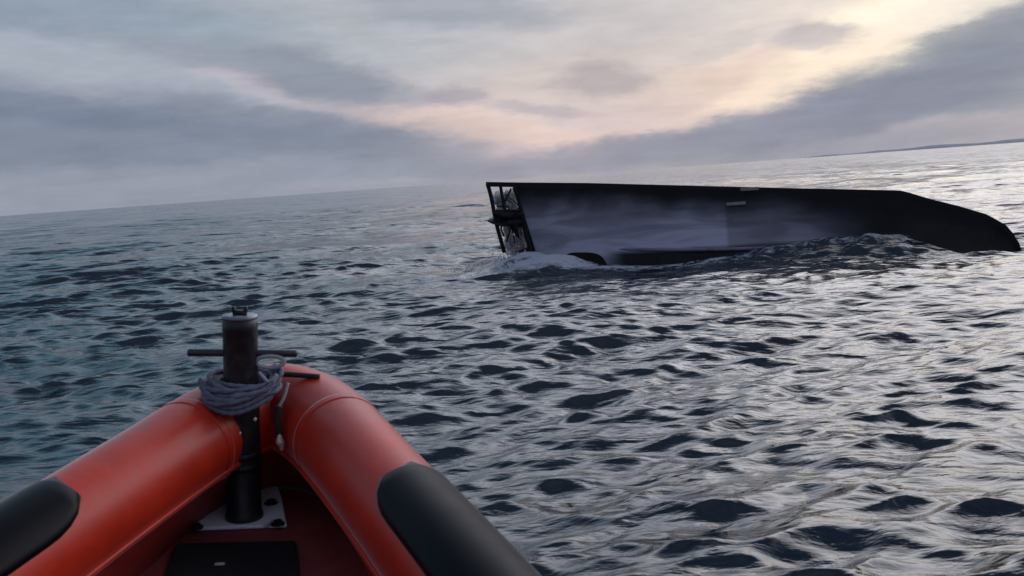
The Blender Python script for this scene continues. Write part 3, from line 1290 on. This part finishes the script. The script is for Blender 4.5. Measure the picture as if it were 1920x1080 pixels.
from_bm('loop', bm, M_WROPE, rope)

# lanyard with pale clip hanging beside the post
lan = free('lanyard', None, 'short dark lanyard with a pale clip hanging right of the post', 'lanyard')
xx = .128
bm = bmesh.new()
z0, z1, z2 = post_h(728), post_h(765), post_h(818)
tube_bm(bm, smooth_path([(xx+.03, -.035, z0+.012), (xx+.018, -.045, (z0+z1)/2), (xx, -.05, z1)], 6), .0055, 8)
from_bm('cord', bm, M_WROPE, lan)
bm = bmesh.new()
tube_bm(bm, smooth_path([(xx, -.05, z1+.004), (xx-.004, -.052, (z1+z2)/2), (xx+.002, -.05, z2)], 6), .013, 10, flat=.45)
from_bm('strap', bm, M_STRAP, lan)
bm = bmesh.new()
zb = post_h(848)
tube_bm(bm, smooth_path([(xx+.002, -.05, z2+.004), (xx+.002, -.05, z2-.02), (xx+.006, -.05, (z2+zb)/2-.005), (xx+.009, -.05, zb)], 4),
        [.007, .008, .010, .012, .013, .014, .014, .013, .012, .010, .008, .007, .004], 10)
from_bm('clip', bm, M_CLIP, lan)


# ------------------------------------------------------------------ white water thrown up round the stern
def spray_mat(name, colr, trans):
    m = bpy.data.materials.new(name)
    m.use_nodes = True
    t = m.node_tree
    t.nodes.clear()
    o = t.nodes.new('ShaderNodeOutputMaterial')
    d = t.nodes.new('ShaderNodeBsdfDiffuse')
    tr = t.nodes.new('ShaderNodeBsdfTranslucent')
    mx = t.nodes.new('ShaderNodeMixShader')
    mx.inputs[0].default_value = trans
    d.inputs[0].default_value = (*colr, 1)
    tr.inputs[0].default_value = (*colr, 1)
    t.links.new(d.outputs[0], mx.inputs[1])
    t.links.new(tr.outputs[0], mx.inputs[2])
    t.links.new(mx.outputs[0], o.inputs[0])
    return m


M_SPRAY = spray_mat('white_water', (0.92, 0.90, 0.91), .7)
rs = random.Random(3)


def drops(name, gens, label):
    V, Fc = [], []
    ico = bmesh.new()
    bmesh.ops.create_icosphere(ico, subdivisions=1, radius=1)
    iv = [v.co.copy() for v in ico.verts]
    fi = [[v.index for v in f.verts] for f in ico.faces]
    ico.free()
    for (n, fn) in gens:
        for _ in range(n):
            c, sz = fn()
            st = rs.uniform(.7, 2.2)
            q = Matrix.Rotation(rs.uniform(-.5, .5), 3, 'Y')
            b = len(V)
            for v in iv:
                k = sz*rs.uniform(.75, 1.25)
                p = q @ Vector((v.x*k, v.y*k, v.z*k*st))
                V.append((c[0]+p.x, c[1]+p.y, c[2]+p.z))
            Fc.extend([[b+a for a in f] for f in fi])
    me = bpy.data.meshes.new(name)
    me.from_pydata(V, [], Fc)
    o = link(name, me, M_SPRAY)
    o.matrix_world = wreck.matrix_world.copy()
    tag(o, label, None, None, 'stuff')
    return o


def g_fall():
    # sheets of water streaming down through the propeller opening
    z = rs.random()**.85*1.36
    col = rs.choice((.10, .13, .28, .30, .36, .40, .44))
    x = col + (1.42-z)*.20 + rs.gauss(0, .040)
    return (x, .24+rs.gauss(0, .05), z), rs.uniform(.014, .042)


def g_base():
    x = rs.gauss(.45, .42)
    return (x, rs.gauss(-.25, .30), abs(rs.gauss(.02, .10))*max(0.1, 1-abs(x-.4)*.7) + .04), rs.uniform(.005, .016)


def g_bow():
    x = rs.gauss(7.0, .8)
    return (x, -.55+rs.gauss(0, .15)-(7-x)*.05, .17+abs(rs.gauss(0, .06))-abs(x-6.9)*.11), rs.uniform(.004, .012)


drops('sea_spray', ((1500, g_fall), (1500, g_base)), 'white spray splashing round the stern of the capsized boat')

# thin mist of spray hanging low by the stern
bm = bmesh.new()
bmesh.ops.create_icosphere(bm, subdivisions=3, radius=1)
for v in bm.verts:
    v.co *= 1+.22*mnoise.noise(v.co*1.6)
    v.co = Vector((v.co.x*1.35, v.co.y*.40, v.co.z*.27))
mm = bpy.data.materials.new('mist')
mm.use_nodes = True
t = mm.node_tree
t.nodes.clear()
mo = t.nodes.new('ShaderNodeOutputMaterial')
pv = t.nodes.new('ShaderNodeVolumePrincipled')
pv.inputs['Color'].default_value = (.62, .62, .68, 1)
tcn = t.nodes.new('ShaderNodeTexCoord')
nn = t.nodes.new('ShaderNodeTexNoise')
nn.inputs['Scale'].default_value = 2.4
nn.inputs['Detail'].default_value = 4
t.links.new(tcn.outputs['Object'], nn.inputs['Vector'])
mr = t.nodes.new('ShaderNodeMapRange')
mr.inputs[1].default_value, mr.inputs[2].default_value = .38, .72
mr.inputs[3].default_value, mr.inputs[4].default_value = .6, 6.5
t.links.new(nn.outputs['Fac'], mr.inputs[0])
dv = t.nodes.new('ShaderNodeVectorMath')
dv.operation = 'DIVIDE'
t.links.new(tcn.outputs['Object'], dv.inputs[0])
dv.inputs[1].default_value = (1.35, .40, .27)
le = t.nodes.new('ShaderNodeVectorMath')
le.operation = 'LENGTH'
t.links.new(dv.outputs[0], le.inputs[0])
fo = t.nodes.new('ShaderNodeMapRange')
fo.interpolation_type = 'SMOOTHSTEP'
t.links.new(le.outputs['Value'], fo.inputs[0])
fo.inputs[1].default_value, fo.inputs[2].default_value = .15, .92
fo.inputs[3].default_value, fo.inputs[4].default_value = 1, 0
ml = t.nodes.new('ShaderNodeMath')
ml.operation = 'MULTIPLY'
t.links.new(mr.outputs[0], ml.inputs[0])
t.links.new(fo.outputs[0], ml.inputs[1])
t.links.new(ml.outputs[0], pv.inputs['Density'])
t.links.new(pv.outputs[0], mo.inputs['Volume'])
mist = from_bm('spray_mist', bm, mm, None)
mist.matrix_world = wreck.matrix_world @ Matrix.Translation((.45, -.62, .12))
tag(mist, 'thin grey mist of spray low by the stern', None, None, 'stuff')

# ------------------------------------------------------------------ sea air
bm = bmesh.new()
box_bm(bm, (0, 0, 16.5), (21000, 21000, 37))
hz = bpy.data.materials.new('sea_air')
hz.use_nodes = True
t = hz.node_tree
t.nodes.clear()
mo = t.nodes.new('ShaderNodeOutputMaterial')
pv = t.nodes.new('ShaderNodeVolumePrincipled')
pv.inputs['Color'].default_value = (.86, .87, .92, 1)
pv.inputs['Density'].default_value = 0.00002
t.links.new(pv.outputs[0], mo.inputs['Volume'])
haze = from_bm('haze', bm, hz, None, smooth=False)
tag(haze, 'thin sea haze paling the horizon', None, None, 'stuff')
